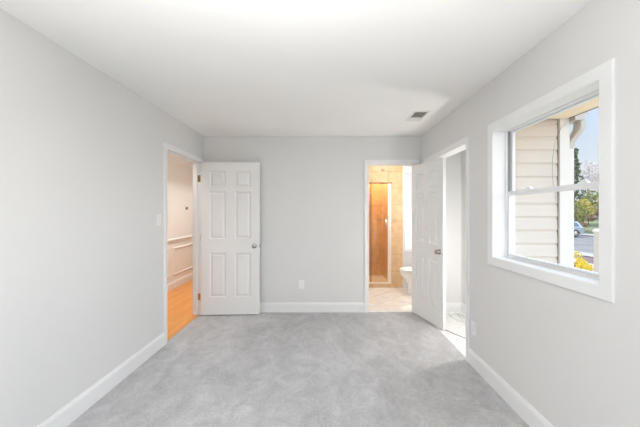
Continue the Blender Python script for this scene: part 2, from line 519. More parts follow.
# bathroom walls and shower alcove
SY = 5.23
struct(MB().box(0.15, 0.25, YB + LW, SY + 0.1, 0, H).build('wall_bathroom_left', M['bathwall']), 'painted left side wall of the bathroom', 'wall')
struct(MB().box(2.05, 2.15, YB + LW, SY + 0.1, 0, H).build('wall_bathroom_right', M['bathwall']), 'painted right side wall of the bathroom behind the toilet tank', 'wall')
SX0, SX1, SZ0, SZ1 = 0.42, 1.215, 0.075, 1.93
w = MB().wall('y', SY, SY + 0.09, 0.25, 1.43, 0, H, [(SX0, SX1, SZ0, SZ1)])
struct(w.build('wall_bathroom_tile', M['tilewall']), 'amber tiled bathroom wall round the shower door', 'wall')
BW = (1.465, 1.985, 0.69, 2.15)
w = MB().wall('y', SY + 0.0, SY + 0.1, 1.43, 2.05, 0, H, [BW])
struct(w.build('wall_bathroom_back', M['bathwall']), 'grey painted bathroom wall below the bright window', 'wall')
w = MB().box(0.25, 1.31, 5.98, 6.08, 0, H)
struct(w.build('wall_shower_back', M['tilewall']), 'amber tiled back wall inside the shower', 'wall')
w = MB().box(SX1, SX1 + 0.1, SY + 0.09, 5.98, 0, H)
w.box(SX0 - 0.1, SX0, SY + 0.09, 5.98, 0, H)
struct(w.build('wall_shower_side', M['tileside']), 'amber tiled side walls inside the shower', 'wall')
struct(MB().box(SX0, SX1, SY + 0.09, 5.98, 0.0, 0.06).build('floor_shower', M['tilefloor']), 'tiled shower floor behind the glass door', 'floor')

# ------------------------------------------------------------------ baseboards
BH, BT = 0.135, 0.014


def base_prof(sgn):
    return [(0, 0), (sgn * BT, 0), (sgn * BT, BH - 0.025), (sgn * BT * 0.75, BH - 0.015), (sgn * BT * 0.4, BH), (0, BH)]


def base_x(mb, xw, sgn, y0, y1):          # along Y on a wall x = xw, sticking out by sgn
    mb.prism([(xw + a, z) for a, z in base_prof(sgn)], 'y', y0, y1)


def base_y(mb, yw, sgn, x0, x1):
    mb.prism([(yw + a, z) for a, z in base_prof(sgn)], 'x', x0, x1)


CW = 0.057
m = MB(); base_x(m, XL, 1, YR, D1[0] - CW); base_x(m, XL, 1, D1[1] + CW, YB - BT)
struct(m.build('baseboard_left', M['trim']), 'white baseboard along the left wall', 'baseboard')
m = MB(); base_y(m, YB, -1, XL, D2[0] - CW)
struct(m.build('baseboard_back', M['trim']), 'white baseboard along the back wall', 'baseboard')
m = MB(); base_x(m, XR, -1, YR, D3[0] - CW)
struct(m.build('baseboard_right', M['trim']), 'white baseboard along the right wall below the window', 'baseboard')
m = MB(); base_y(m, YB, -1, XR + LW, 1.89)
base_x(m, 1.89, -1, 2.62, YB - BT)
struct(m.build('baseboard_closet', M['trim']), 'white baseboard round the inside of the closet', 'baseboard')
m = MB(); base_x(m, -2.75, 1, 1.3, 8.0)
struct(m.build('baseboard_hall', M['trim']), 'white baseboard along the hall wall', 'baseboard')

# hall wall mouldings
m = MB().prism([(-2.75, 0.84), (-2.737, 0.845), (-2.735, 0.875), (-2.722, 0.885), (-2.722, 0.90), (-2.732, 0.908), (-2.75, 0.91)], 'y', 1.3, 8.0)
struct(m.build('trim_3', M['trim']), 'white chair rail along the hall wall', 'chair rail')
m = MB().prism([(-2.75, 2.30), (-2.735, 2.30), (-2.73, 2.325), (-2.69, 2.375), (-2.655, 2.40), (-2.65, H), (-2.75, H)], 'y', 1.3, 8.0)
struct(m.build('trim_4', M['trim']), 'white crown moulding along the top of the hall wall', 'crown moulding')
pprof = [(0, 0), (0, 0.006), (0.008, 0.016), (0.018, 0.016), (0.028, 0.006), (0.034, 0)]
m = MB()
for (a, b) in ((2.2, 3.6), (3.85, 4.95), (5.16, 6.25), (6.5, 7.6)):
    m.casing(pprof, a, b, 0.27, 0.715, lambda u, z, h: (-2.75 + h, u, z), True)
struct(m.build('trim_5', M['trim']), 'white picture-frame panel mouldings under the hall chair rail', 'moulding')

# ------------------------------------------------------------------ door casings and jambs
cprof = [(0.0, 0.0), (0.0, 0.009), (0.006, 0.012), (0.018, 0.011), (0.030, 0.014), (0.044, 0.018), (CW, 0.018), (CW, 0.0)]


def jamb_x(y0, y1, h, xa, xb):            # lining of an opening in a wall across x
    m = MB().box(xa, xb, y0 - JT, y0, 0, h + JT).box(xa, xb, y1, y1 + JT, 0, h + JT).box(xa, xb, y0, y1, h, h + JT)
    return m


m = jamb_x(D1[0], D1[1], D1[2], XL - LL - 0.002, XL + 0.002)
m.box(XL - 0.075, XL - 0.040, D1[0], D1[0] + 0.011, 0, D1[2]).box(XL - 0.075, XL - 0.040, D1[1] - 0.011, D1[1], 0, D1[2]).box(XL - 0.075, XL - 0.040, D1[0], D1[1], D1[2] - 0.011, D1[2])
m.casing(cprof, D1[0], D1[1], 0, D1[2], lambda u, z, h: (XL + h, u, z), False)
m.casing(cprof, D1[0], D1[1], 0, D1[2], lambda u, z, h: (XL - LL - h, u, z), False)
struct(m.build('trim_6', M['trim']), 'white casing and jamb round the hall doorway in the left wall', 'door frame')
m = MB().box(D2[0] - JT, D2[0], YB - 0.002, YB + LW + 0.002, 0, D2[2] + JT).box(D2[1], D2[1] + JT, YB - 0.002, YB + LW + 0.002, 0, D2[2] + JT).box(D2[0], D2[1], YB - 0.002, YB + LW + 0.002, D2[2], D2[2] + JT)
m.box(D2[0], D2[0] + 0.011, YB + 0.040, YB + 0.075, 0.012, D2[2]).box(D2[0], D2[1], YB + 0.040, YB + 0.075, D2[2] - 0.011, D2[2]).box(D2[1] - 0.011, D2[1], YB + 0.040, YB + 0.075, 0.012, D2[2])
m.casing(cprof, D2[0], D2[1], 0, D2[2], lambda u, z, h: (u, YB - h, z), False)
m.casing(cprof, D2[0], D2[1], 0, D2[2], lambda u, z, h: (u, YB + LW + h, z), False)
struct(m.build('trim_7', M['trim']), 'white casing and jamb round the bathroom doorway in the back wall', 'door frame')
m = jamb_x(D3[0], D3[1], D3[2], XR - 0.002, XR + LW + 0.002)
m.casing(cprof, D3[0], D3[1], 0, D3[2], lambda u, z, h: (XR - h, u, z), False)
struct(m.build('trim_8', M['trim']), 'white casing and jamb round the closet opening in the right wall', 'door frame')


# ------------------------------------------------------------------ six-panel doors
def six_panel(L, Hd, T, zb):
    """door leaf x 0..L, y 0..T, z zb..zb+Hd with moulded panels on both faces"""
    mb = MB(); bm = mb.bm
    st = 0.115 if L > 0.7 else 0.098
    mid = 0.12 if L > 0.7 else 0.10
    pw = (L - 2 * st - mid) / 2
    xs = [0, st, st + pw, st + pw + mid, L - st, L]
    top = zb + Hd
    zs = [zb, top - 1.81, top - 1.215, top - 1.03, top - 0.39, top - 0.335, top - 0.12, top]
    for side in (0, 1):
        y = 0 if side == 0 else T
        s = 1 if side == 0 else -1
        for i in range(5):
            for j in range(7):
                x0, x1, z0, z1 = xs[i], xs[i + 1], zs[j], zs[j + 1]
                if i in (1, 3) and j in (1, 3, 5):
                    rings = []
                    for (ins, dep) in ((0, 0), (0.006, 0.005), (0.012, 0.014), (0.022, 0.014), (0.042, 0.003)):
                        rings.append([bm.verts.new((a, y + s * dep, b)) for a, b in ((x0 + ins, z0 + ins), (x1 - ins, z0 + ins), (x1 - ins, z1 - ins), (x0 + ins, z1 - ins))])
                    for q in range(4):
                        for k in range(4):
                            bm.faces.new((rings[q][k], rings[q][(k + 1) % 4], rings[q + 1][(k + 1) % 4], rings[q + 1][k]))
                    bm.faces.new(rings[-1])
                else:
                    bm.faces.new([bm.verts.new((a, y, b)) for a, b in ((x0, z0), (x1, z0), (x1, z1), (x0, z1))])
    for (a, b) in (((0, zb), (L, zb)), ((L, zb), (L, top)), ((L, top), (0, top)), ((0, top), (0, zb))):
        bm.faces.new([bm.verts.new(p) for p in ((a[0], 0, a[1]), (b[0], 0, b[1]), (b[0], T, b[1]), (a[0], T, a[1]))])
    bmesh.ops.remove_doubles(bm, verts=bm.verts, dist=0.0004)
    return mb


KNOB = [(0.033, 0.0), (0.033, 0.004), (0.026, 0.009), (0.013, 0.012), (0.012, 0.026), (0.018, 0.031), (0.027, 0.037), (0.029, 0.045), (0.025, 0.053), (0.014, 0.057), (0.002, 0.058)]


def make_door(name, loc, rz, L, Hd, zb, zk, label, hinge_z):
    T = 0.035
    root = empty(name, loc, rz)
    struct(root, label, 'door')
    six_panel(L, Hd, T, zb).build('door_leaf', M['door'], root)
    for (y, d) in ((0, -1), (T, 1)):
        k = MB().lathe(KNOB, (L - 0.065, y, zk), (0, d, 0)).build('door_knob', M['nickel'], root, smooth=True)
        tag(k, 'round satin nickel knob')
    lp = MB().box(L - 0.0005, L + 0.0015, T / 2 - 0.012, T / 2 + 0.012, zk - 0.028, zk + 0.028).box(L + 0.001, L + 0.009, T / 2 - 0.006, T / 2 + 0.006, zk - 0.009, zk + 0.009)
    tag(lp.build('latch_plate', M['nickel'], root), 'metal latch plate on the door edge')
    for z in hinge_z:
        h = MB().tube([(-0.005, T + 0.004, z - 0.045), (-0.005, T + 0.004, z + 0.045)], 0.006, 10)
        h.box(-0.0045, -0.0005, 0.002, T, z - 0.044, z + 0.044)
        tag(h.build('hinge', M['brass'], root), 'brass hinge')
    return root


d1 = make_door('door_1', (-1.660, 3.792, 0), R(2.2), 0.777, 2.042, 0.014, 0.933,
               'white six-panel door swung open against the back wall beside the hall doorway', (0.245, 1.04, 1.84))
d2 = make_door('door_2', (1.200, 3.928, 0), R(-73.5), 0.635, 2.015, 0.008, 0.915,
               'white six-panel door with nickel knob standing open from the bathroom doorway', (0.245, 1.04, 1.80))
# brass hinge leaves on the hall doorway's far jamb belong to the door frame; strike plates on the near jambs
for z in (0.245, 1.84):
    o = MB().box(XL - 0.034, XL - 0.001, D1[1] - 0.0025, D1[1] + 0.001, z - 0.045, z + 0.045).build('hinge_leaf', M['brass'], bpy.data.objects['trim_6'])
    tag(o, 'brass hinge leaf let into the jamb')

# ------------------------------------------------------------------ right window (double hung)
win = empty('window_1', (XR, (W1[0] + W1[1]) / 2, W1[2]))
struct(win, 'white double-hung window with wide casing in the right wall, house siding outside', 'window')
IW = lambda o: (setattr(o, 'matrix_parent_inverse', Matrix.Translation(-win.location)), o)[1]


def wpart(mb, name, material, parent=win, **k):
    o = mb.build(name, material, None, **k)
    o.parent = parent
    if parent is win:
        o.matrix_parent_inverse = Matrix.Translation(-Vector(win.location))
    return o


y0, y1, z0, z1 = W1
wprof = [(-0.002, 0.0), (-0.002, 0.010), (0.004, 0.0125), (0.055, 0.0125), (0.062, 0.0125), (0.066, 0.009), (0.066, 0.0)]
m = MB().casing(wprof, y0, y1, z0, z1, lambda u, z, h: (XR - h, u, z), True)
wpart(m, 'casing', M['trim'])
m = MB().box(XR - 0.002, 1.50, y0 - JT, y0, z0 - JT, z1 + JT).box(XR - 0.002, 1.50, y1, y1 + JT, z0 - JT, z1 + JT)
m.box(XR - 0.002, 1.50, y0, y1, z1, z1 + JT).box(XR - 0.002, 1.50, y0, y1, z0 - JT, z0)
wpart(m, 'jamb_liner', M['trim'])
m = MB()
FX0, FX1, FW = 1.425, 1.50, 0.009


def ring(mb, xa, xb, ya, yb, za, zb, wl, wr, wb, wt):
    mb.box(xa, xb, ya, ya + wl, za, zb).box(xa, xb, yb - wr, yb, za, zb)
    mb.box(xa, xb, ya + wl, yb - wr, za, za + wb).box(xa, xb, ya + wl, yb - wr, zb - wt, zb)


ring(m, FX0, FX0 + 0.010, y0, y1, z0, z1, FW + 0.003, FW + 0.003, FW, 0.005)
ring(m, FX0 + 0.010, FX1, y0, y1, z0, z1, FW - 0.004, FW - 0.004, FW, 0.005)
wpart(m, 'window_frame', M['vinyl'], bevel=0.0015)
ZM = 1.530
for ya, yb in ((y0 + FW - 0.003, y0 + FW + 0.001), (y1 - FW - 0.001, y1 - FW + 0.003)):
    o = wpart(MB().box(1.4405, 1.4595, ya, yb, ZM + 0.0165, z1 - 0.006), 'shade_strip', M['trackshade'])  # dark strip put in for the shaded channel above the lower sash
    tag(o, 'dark grey strip for the shade in the sash channel')
# upper sash outside, lower sash inside
m = MB(); ring(m, 1.466, 1.490, y0 + FW, y1 - FW, ZM - 0.016, z1 - 0.005, 0.015, 0.015, 0.032, 0.011)
us = wpart(m, 'upper_sash', M['vinyl'], bevel=0.002)
m = MB(); ring(m, 1.437, 1.463, y0 + FW, y1 - FW, z0 + FW, ZM + 0.016, 0.017, 0.017, 0.022, 0.032)
m.box(1.437 - 0.010, 1.437, y0 + 0.12, y1 - 0.12, z0 + FW + 0.016, z0 + FW + 0.022)
ls = wpart(m, 'lower_sash', M['vinyl'], bevel=0.002)


def wsub(mb, name, material, par):
    o = mb.build(name, material, None, bevel=0)
    o.parent = par
    return o


wsub(MB().box(1.476, 1.480, y0 + FW + 0.013, y1 - FW - 0.013, ZM + 0.012, z1 - 0.013), 'pane', M['glass'], us)
wsub(MB().box(1.448, 1.452, y0 + FW + 0.013, y1 - FW - 0.013, z0 + FW + 0.018, ZM - 0.012), 'pane', M['glass'], ls)
for yy in (1.59, 2.02):
    m = MB().prism([(yy - 0.032, ZM + 0.016), (yy + 0.032, ZM + 0.016), (yy + 0.026, ZM + 0.024), (yy + 0.008, ZM + 0.028), (yy + 0.002, ZM + 0.036), (yy - 0.014, ZM + 0.036), (yy - 0.026, ZM + 0.024)], 'x', 1.440, 1.461)
    tag(wsub(m, 'sash_lock', M['vinyl'], ls), 'low white sash lock')


# ------------------------------------------------------------------ wall plates
def plate_mb(w, h):
    return MB().box(-w / 2, w / 2, -0.006, 0, -h / 2, h / 2)


def outlet(name, loc, rz, label):
    r = empty(name, loc, rz)
    tag(r, label, 'outlet', 'wall outlets')
    plate_mb(0.072, 0.117).build('cover_plate', M['plastic'], r, bevel=0.002)
    for s in (-1, 1):
        face = MB().lathe([(0.017, 0), (0.017, 0.002), (0.016, 0.0028)], (0, -0.006, s * 0.0195), (0, -1, 0), 16).build('receptacle', M['plastic'], r, smooth=True)
        MB().box(-0.0072, -0.0052, -0.0092, -0.0086, s * 0.0195 - 0.003, s * 0.0195 + 0.006).box(0.0052, 0.0072, -0.0092, -0.0086, s * 0.0195 - 0.003, s * 0.0195 + 0.005).build('slot', M['slot'], face)
    MB().lathe([(0.0028, 0), (0.0028, 0.0012)], (0, -0.006, 0), (0, -1, 0), 10).build('screw', M['nickel'], r)
    return r


outlet('wall_outlet', (-0.326, YB, 0.385), 0, 'white wall outlet low on the back wall between the two doors')
outlet('wall_outlet', (XR, 2.541, 0.345), R(-90), 'white wall outlet low on the right wall beside the closet opening')

r = empty('light_switch', (XL, 2.868, 1.306), R(90))
tag(r, 'white toggle light switch on the left wall beside the hall doorway', 'light switch')
plate_mb(0.072, 0.117).build('cover_plate', M['plastic'], r, bevel=0.002)
MB().box(-0.006, 0.006, -0.008, -0.006, -0.013, 0.013).prism([(-0.008, -0.005), (-0.008, 0.006), (-0.019, 0.011), (-0.019, 0.006)], 'x', -0.004, 0.004).build('toggle', M['plastic'], r)
for s in (-1, 1):
    MB().lathe([(0.0028, 0), (0.0028, 0.0012)], (0, -0.006, s * 0.03), (0, -1, 0), 10).build('screw', M['nickel'], r)

r = empty('thermostat', (-2.75, 5.62, 1.46), R(90))
tag(r, 'small wall thermostat with dark dial on the hall wall above the chair rail', 'thermostat')
MB().box(-0.055, 0.055, -0.008, 0, -0.07, 0.07).build('back_plate', M['plastic'], r, bevel=0.004)
tag(MB().lathe([(0.030, 0), (0.030, 0.016), (0.024, 0.022), (0.002, 0.023)], (0, -0.008, 0.008), (0, -1, 0), 20).build('dial', mat('grey_dial', (0.22, 0.19, 0.17, 1), 0.4), r, smooth=True), 'dark grey round dial')

# ------------------------------------------------------------------ ceiling register
r = empty('ceiling_vent', (1.010, 3.115, H))
tag(r, 'small white louvred air vent in the ceiling near the right corner', 'vent')
vw, vl = 0.092, 0.165
m = MB()
m.casing([(0, 0), (0, 0.007), (0.018, 0.004), (0.026, 0.0), ], -vw + 0.026, vw - 0.026, -vl + 0.026, vl - 0.026, lambda u, z, h: (u, z, -h), True)
m.build('frame', M['ventpaint'], r)
tag(MB().box(-vw + 0.026, vw - 0.026, -vl + 0.026, vl - 0.026, -0.0008, -0.0002).build('duct_mouth', M['duct'], r), 'dark duct opening')
m = MB()
y = -vl + 0.034
while y < vl - 0.03:
    if y < 0.035:                                  # near half: open gaps over the dark duct
        m.box(-vw + 0.026, vw - 0.026, y, y + 0.0015, -0.0035, -0.001); y += 0.026
    else:                                          # far half: blades tilted towards the room
        m.prism([(y - 0.008, -0.001), (y - 0.0065, -0.001), (y + 0.0095, -0.007), (y + 0.008, -0.007)], 'x', -vw + 0.026, vw - 0.026); y += 0.0165
m.build('louver_slats', M['ventpaint'], r)
m = MB().box(-0.003, 0.003, -0.012, -0.006, -0.011, -0.006)
m.build('damper_lever', M['ventpaint'], r)

# ------------------------------------------------------------------ bathroom: shower door, window, blind, toilet
r = empty('shower_door', ((SX0 + SX1) / 2, SY, SZ0))
tag(r, 'framed bronze glass shower door in the amber tiled bathroom wall', 'shower door')
ox, oy, oz = r.location


def rel(mb, name, material, parent, org, **k):
    bmesh.ops.translate(mb.bm, verts=mb.bm.verts, vec=-Vector(org))
    return mb.build(name, material, parent, **k)


m = MB().box(SX0, SX1, SY - 0.02, SY + 0.05, SZ0, SZ0 + 0.022)
m.box(SX0, SX0 + 0.03, SY - 0.02, SY + 0.05, SZ0 + 0.022, SZ1 - 0.014).box(SX1 - 0.036, SX1, SY - 0.02, SY + 0.05, SZ0 + 0.022, SZ1 - 0.014)
rel(m, 'outer_frame', M['alu'], r, (ox, oy, oz), bevel=0.003)
m = MB().box(SX0 - 0.02, SX1 + 0.02, SY - 0.024, SY + 0.05, SZ1 - 0.014, SZ1 + 0.004)
tag(rel(m, 'header_track', M['bronze'], r, (ox, oy, oz), bevel=0.002), 'dark bronze header track')
rel(MB().box(SX1 - 0.060, SX1 - 0.037, SY - 0.014, SY + 0.02, SZ0 + 0.024, SZ1 - 0.016), 'strike_stile', M['alu'], r, (ox, oy, oz), bevel=0.002)
for (a, b) in ((SX0 + 0.035, 0.865), (0.835, SX1 - 0.062)):
    yo = SY - 0.012 if a > 0.8 else SY + 0.016
    pn = rel(MB().box(a, a + 0.018, yo, yo + 0.02, SZ0 + 0.024, SZ1 - 0.016), 'glass_panel', M['bronze'], r, (ox, oy, oz), bevel=0.002)
    rel(MB().box(a + 0.016, b, yo + 0.008, yo + 0.012, SZ0 + 0.024, SZ1 - 0.016), 'pane', M['bronzeglass'], pn, (ox, oy, oz))
    if a > 0.8:
        hx = b - 0.04
        m = MB().tube([(hx, yo + 0.008, 1.27), (hx, yo - 0.025, 1.27), (hx, yo - 0.03, 1.24), (hx, yo - 0.03, 1.10), (hx, yo - 0.025, 1.07), (hx, yo + 0.008, 1.07)], 0.007, 8)
        rel(m, 'pull_handle', M['chrome'], pn, (ox, oy, oz), smooth=True)

tl = MB().box(1.035, 1.075, SY - 0.004, SY, 2.135, 2.185).box(1.078, 1.10, SY - 0.004, SY, 2.145, 2.175).build('accent_tile', mat('brown_accent', (0.48, 0.30, 0.13, 1), 0.4))
tag(tl, 'small brown accent tile set in the wall above the shower door', 'tile')

wb = empty('window_2', (BW[0], SY, BW[2]))
struct(wb, 'tall bright bathroom window beside the amber tile, covered by white blind', 'window')
m = MB().casing([(0, 0), (0, 0.012), (0.022, 0.016), (0.028, 0.016), (0.028, 0)], BW[0], BW[1], BW[2], BW[3], lambda u, z, h: (u, SY - h, z), True)
rel(m, 'casing', M['trim'], wb, wb.location)
m = MB(); 
m.box(BW[0], BW[0] + .035, SY + .05, SY + .09, BW[2], BW[3]).box(BW[1] - .035, BW[1], SY + .05, SY + .09, BW[2], BW[3])
m.box(BW[0] + .035, BW[1] - .035, SY + .05, SY + .09, BW[2], BW[2] + .04).box(BW[0] + .035, BW[1] - .035, SY + .05, SY + .09, BW[3] - .04, BW[3])
m.box(BW[0] + .035, BW[1] - .035, SY + .05, SY + .09, 1.435, 1.475)
rel(m, 'window_frame', M['vinyl'], wb, wb.location)
rel(MB().box(BW[0] + .03, BW[1] - .03, SY + .068, SY + .072, BW[2] + .03, BW[3] - .03), 'pane', M['glass'], wb, wb.location)
bl = empty('window_blind', ((BW[0] + BW[1]) / 2, SY + 0.02, BW[2]))
tag(bl, 'white horizontal slat blind lowered over the bathroom window', 'blind')
bm_ = M['blind']
t_ = bm_.node_tree
tr_ = t_.nodes.new('ShaderNodeBsdfTranslucent'); tr_.inputs[0].default_value = (0.92, 0.95, 1.0, 1)
mx_ = t_.nodes.new('ShaderNodeMixShader'); mx_.inputs[0].default_value = 0.6
out_ = t_.nodes['Material Output']
t_.links.new(t_.nodes['Principled BSDF'].outputs[0], mx_.inputs[1]); t_.links.new(tr_.outputs[0], mx_.inputs[2]); t_.links.new(mx_.outputs[0], out_.inputs[0])
rel(MB().box(BW[0] + .006, BW[1] - .006, SY + .005, SY + .040, BW[3] - .036, BW[3] - .002), 'headrail', M['plastic'], bl, bl.location, bevel=0.002)
m = MB(); z = BW[2] + 0.03
while z < BW[3] - 0.06:
    m.prism([(SY + 0.012, z), (SY + 0.013, z), (SY + 0.026, z + 0.033), (SY + 0.025, z + 0.033)], 'x', BW[0] + .008, BW[1] - .008)
    z += 0.028
rel(m, 'slats', M['blind'], bl, bl.location)
rel(MB().box(BW[0] + .008, BW[1] - .008, SY + .008, SY + .030, BW[2] + .006, BW[2] + .022), 'bottom_rail', M['plastic'], bl, bl.location, bevel=0.002)

# toilet, facing -X
TY = 4.79
r = empty('toilet', (1.585, TY, 0))
tag(r, 'white porcelain toilet partly hidden behind the open bathroom door', 'toilet')


def loft(sections, seg=24):
    """sections: (z, cx, rx_front, rx_back, ry): egg outlines with front towards -X"""
    mb = MB(); rings = []
    for (z, cx, rf, rb, ry) in sections:
        rg = []
        for k in range(seg):
            a = 2 * math.pi * k / seg
            c, s = math.cos(a), math.sin(a)
            rg.append(mb.bm.verts.new((cx + (rb if c > 0 else rf) * c, ry * s, z)))
        rings.append(rg)
    for i in range(len(rings) - 1):
        for k in range(seg):
            mb.bm.faces.new((rings[i][k], rings[i][(k + 1) % seg], rings[i + 1][(k + 1) % seg], rings[i + 1][k]))
    mb.bm.faces.new(rings[0][::-1]); mb.bm.faces.new(rings[-1])
    return mb


loft([(0.0, 0.0, 0.20, 0.20, 0.115), (0.03, 0.0, 0.20, 0.20, 0.115), (0.06, 0.0, 0.185, 0.19, 0.10), (0.18, 0.0, 0.19, 0.19, 0.10), (0.26, -0.02, 0.23, 0.21, 0.135),
      (0.33, -0.03, 0.28, 0.22, 0.175), (0.375, -0.03, 0.295, 0.22, 0.185), (0.39, -0.03, 0.295, 0.22, 0.185)]).build('bowl', M['porcelain'], r, smooth=True)
loft([(0.393, -0.03, 0.298, 0.215, 0.188), (0.408, -0.03, 0.300, 0.215, 0.190), (0.412, -0.03, 0.294, 0.21, 0.184)]).build('seat', M['plastic'], r, smooth=True)
loft([(0.414, -0.03, 0.296, 0.205, 0.186), (0.430, -0.03, 0.298, 0.205, 0.188), (0.437, -0.03, 0.285, 0.20, 0.176)]).build('lid', M['plastic'], r, smooth=True)
MB().box(0.18, 0.40, -0.21, 0.21, 0.385, 0.71).build('tank', M['porcelain'], r, bevel=0.02, bseg=3, smooth=True)
MB().box(0.17, 0.41, -0.22, 0.22, 0.712, 0.745).build('tank_lid', M['porcelain'], r, bevel=0.01, bseg=3, smooth=True)
MB().tube([(0.178, -0.15, 0.65), (0.165, -0.15, 0.65)], 0.010, 10).box(0.158, 0.167, -0.155, -0.08, 0.644, 0.656).build('flush_lever', M['chrome'], r)

# ------------------------------------------------------------------ cable lying on the closet carpet
pts = []
for k in range(60):                            # two loose loops
    a = 0.3 + k / 59 * 2 * math.pi * 2.1
    rr = 1.0 + 0.10 * math.sin(2.3 * a)
    pts.append((1.765 + 0.085 * rr * math.cos(a), 3.74 + 0.150 * rr * math.sin(a), 0.009 + 0.012 * (k / 59)))
pts += [(1.74, 3.52, 0.012), (1.73, 3.35, 0.009), (1.76, 3.15, 0.009), (1.80, 2.95, 0.009)]
tag(MB().tube(pts, 0.009, 8).build('white_cable', M['cable'], smooth=True), 'loosely coiled white cable lying on the closet carpet', 'cable')
tag(MB().tube([(1.405, 3.37, 0.005), (1.425, 3.31, 0.005), (1.47, 3.22, 0.005), (1.52, 3.14, 0.005), (1.565, 3.06, 0.005), (1.66, 2.95, 0.005), (1.78, 2.88, 0.005)], 0.0045, 8).build('grey_cord', M['greycable'], smooth=True),
    'thin grey cord trailing over the carpet just inside the closet opening', 'cord')

# ------------------------------------------------------------------ outside: siding of the closet bump-out, eaves, gutter
EX = XR + 0.16
sx = MB()
ZS, CE = -0.9, 0.117
prof = []
k = 0
z = 0.06 - 0.117 * 8
while z < 2.19:
    prof.append((z, 2.482)); prof.append((z + 0.004, 2.480)); prof.append((min(z + 0.085, 2.2), 2.484)); prof.append((min(z + 0.100, 2.2), 2.490)); prof.append((min(z + 0.1165, 2.2), 2.490))
    z += CE
v0 = [sx.bm.verts.new((EX, y, z)) for z, y in prof]
v1 = [sx.bm.verts.new((2.031, y, z)) for z, y in prof]
b0 = [sx.bm.verts.new((EX, 2.497, z)) for z, y in prof]
b1 = [sx.bm.verts.new((2.031, 2.497, z)) for z, y in prof]
for i in range(len(prof) - 1):
    sx.bm.faces.new((v0[i], v1[i], v1[i + 1], v0[i + 1]))
    sx.bm.faces.new((v1[i], b1[i], b1[i + 1], v1[i + 1]))
    sx.bm.faces.new((v0[i], v0[i + 1], b0[i + 1], b0[i]))
struct(sx.build('wall_exterior', M['siding']), 'cream horizontal lap siding on the house wall outside the window', 'wall')
struct(MB().box(2.033, 2.0425, 2.488, 2.499, -0.9, 2.2).build('dark_gap_strip', M['gap']), 'dark strip for the shade in the gap between siding and corner post', 'trim')
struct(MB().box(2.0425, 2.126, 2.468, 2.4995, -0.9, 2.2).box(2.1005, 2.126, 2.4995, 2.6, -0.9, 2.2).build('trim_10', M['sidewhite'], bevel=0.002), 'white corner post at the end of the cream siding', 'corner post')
# soffit with grooves, running past the window and the bump-out
m = MB()
x = EX + 0.002
while x < 2.098:
    xe = min(x + 0.098, 2.10)
    m.box(x, xe - 0.003, -2.0, 2.466, 2.196, 2.21)
    x = xe
m.box(EX + 0.002, 2.10, -2.0, 2.466, 2.203, 2.22)
struct(m.build('roof_soffit', M['soffit']), 'tan soffit boards under the eave above the window', 'soffit')
m = MB().box(2.1005, 2.128, -2.0, 4.6, 2.2005, 2.34)
struct(m.build('roof_fascia', M['fascia']), 'dark brown fascia board along the edge of the eave', 'fascia')
m = MB().prism([(2.20, 2.342), (2.20, 2.37), (-0.2, 3.30), (-0.2, 3.26)], 'y', -2.0, 6.2)
m.prism([(-2.9, 2.56), (-2.9, 2.59), (-0.2, 3.30), (-0.2, 3.26)], 'y', -2.0, 8.2)
struct(m.build('roof', M['shingle']), 'shingled house roof above the eave', 'roof')
g = empty('rain_gutter', (2.13, 2.42, 2.18))
tag(g, 'short cream rain gutter along the eave above the corner post', 'gutter')
GZ = 2.172
gp = [(2.1295, GZ), (2.205, GZ), (2.215, GZ + 0.02), (2.235, GZ + 0.045), (2.238, GZ + 0.07), (2.234, GZ + 0.07), (2.231, GZ + 0.047), (2.211, GZ + 0.022), (2.203, GZ + 0.003), (2.1325, GZ + 0.003), (2.1325, GZ + 0.08), (2.1295, GZ + 0.08)]
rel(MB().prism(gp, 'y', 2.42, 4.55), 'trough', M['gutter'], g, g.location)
rel(MB().prism([(2.1295, GZ), (2.205, GZ), (2.215, GZ + 0.02), (2.235, GZ + 0.045), (2.238, GZ + 0.07), (2.1295, GZ + 0.08)], 'y', 2.416, 2.4195), 'end_cap', M['gutter'], g, g.location)
ds = empty('downspout', (2.158, 2.52, -0.9))
tag(ds, 'cream downspout with curved elbow beside the white corner post', 'downspout')


def rect_sweep(mb, pts, wx, wy):
    rings = []
    for (x, y, z) in pts:
        c = 0.35
        hx, hy = wx / 2, wy / 2
        rings.append([mb.bm.verts.new((x + a, y + b, z)) for a, b in ((-hx * (1 - c), -hy), (hx * (1 - c), -hy), (hx, -hy * (1 - c)), (hx, hy * (1 - c)), (hx * (1 - c), hy), (-hx * (1 - c), hy), (-hx, hy * (1 - c)), (-hx, -hy * (1 - c)))])
    for i in range(len(rings) - 1):
        for k in range(8):
            mb.bm.faces.new((rings[i][k], rings[i][(k + 1) % 8], rings[i + 1][(k + 1) % 8], rings[i + 1][k]))
    mb.bm.faces.new(rings[0][::-1]); mb.bm.faces.new(rings[-1])
    return mb


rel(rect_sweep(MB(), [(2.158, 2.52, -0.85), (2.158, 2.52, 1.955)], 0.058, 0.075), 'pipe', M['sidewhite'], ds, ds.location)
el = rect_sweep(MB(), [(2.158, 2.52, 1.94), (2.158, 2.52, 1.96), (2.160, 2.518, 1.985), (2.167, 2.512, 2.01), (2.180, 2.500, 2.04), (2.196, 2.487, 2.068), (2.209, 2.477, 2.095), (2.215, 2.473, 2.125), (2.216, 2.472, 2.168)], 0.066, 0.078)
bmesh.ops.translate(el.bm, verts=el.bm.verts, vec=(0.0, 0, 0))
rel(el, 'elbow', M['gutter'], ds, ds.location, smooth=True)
rel(MB().box(2.1285, 2.191, 2.478, 2.562, 0.95, 0.975), 'strap', M['sidewhite'], ds, ds.location)
px = lambda x, Y: (x - 325) / 284 * Y
pz = lambda y, Y: CAMZ + (212.5 - y) / 284 * Y
wp = [(566.5, 123.5), (561, 128), (557, 136), (554, 147), (552.5, 160), (552.3, 174), (553.2, 184), (555.2, 193), (556, 203), (555, 216), (555.5, 230)]
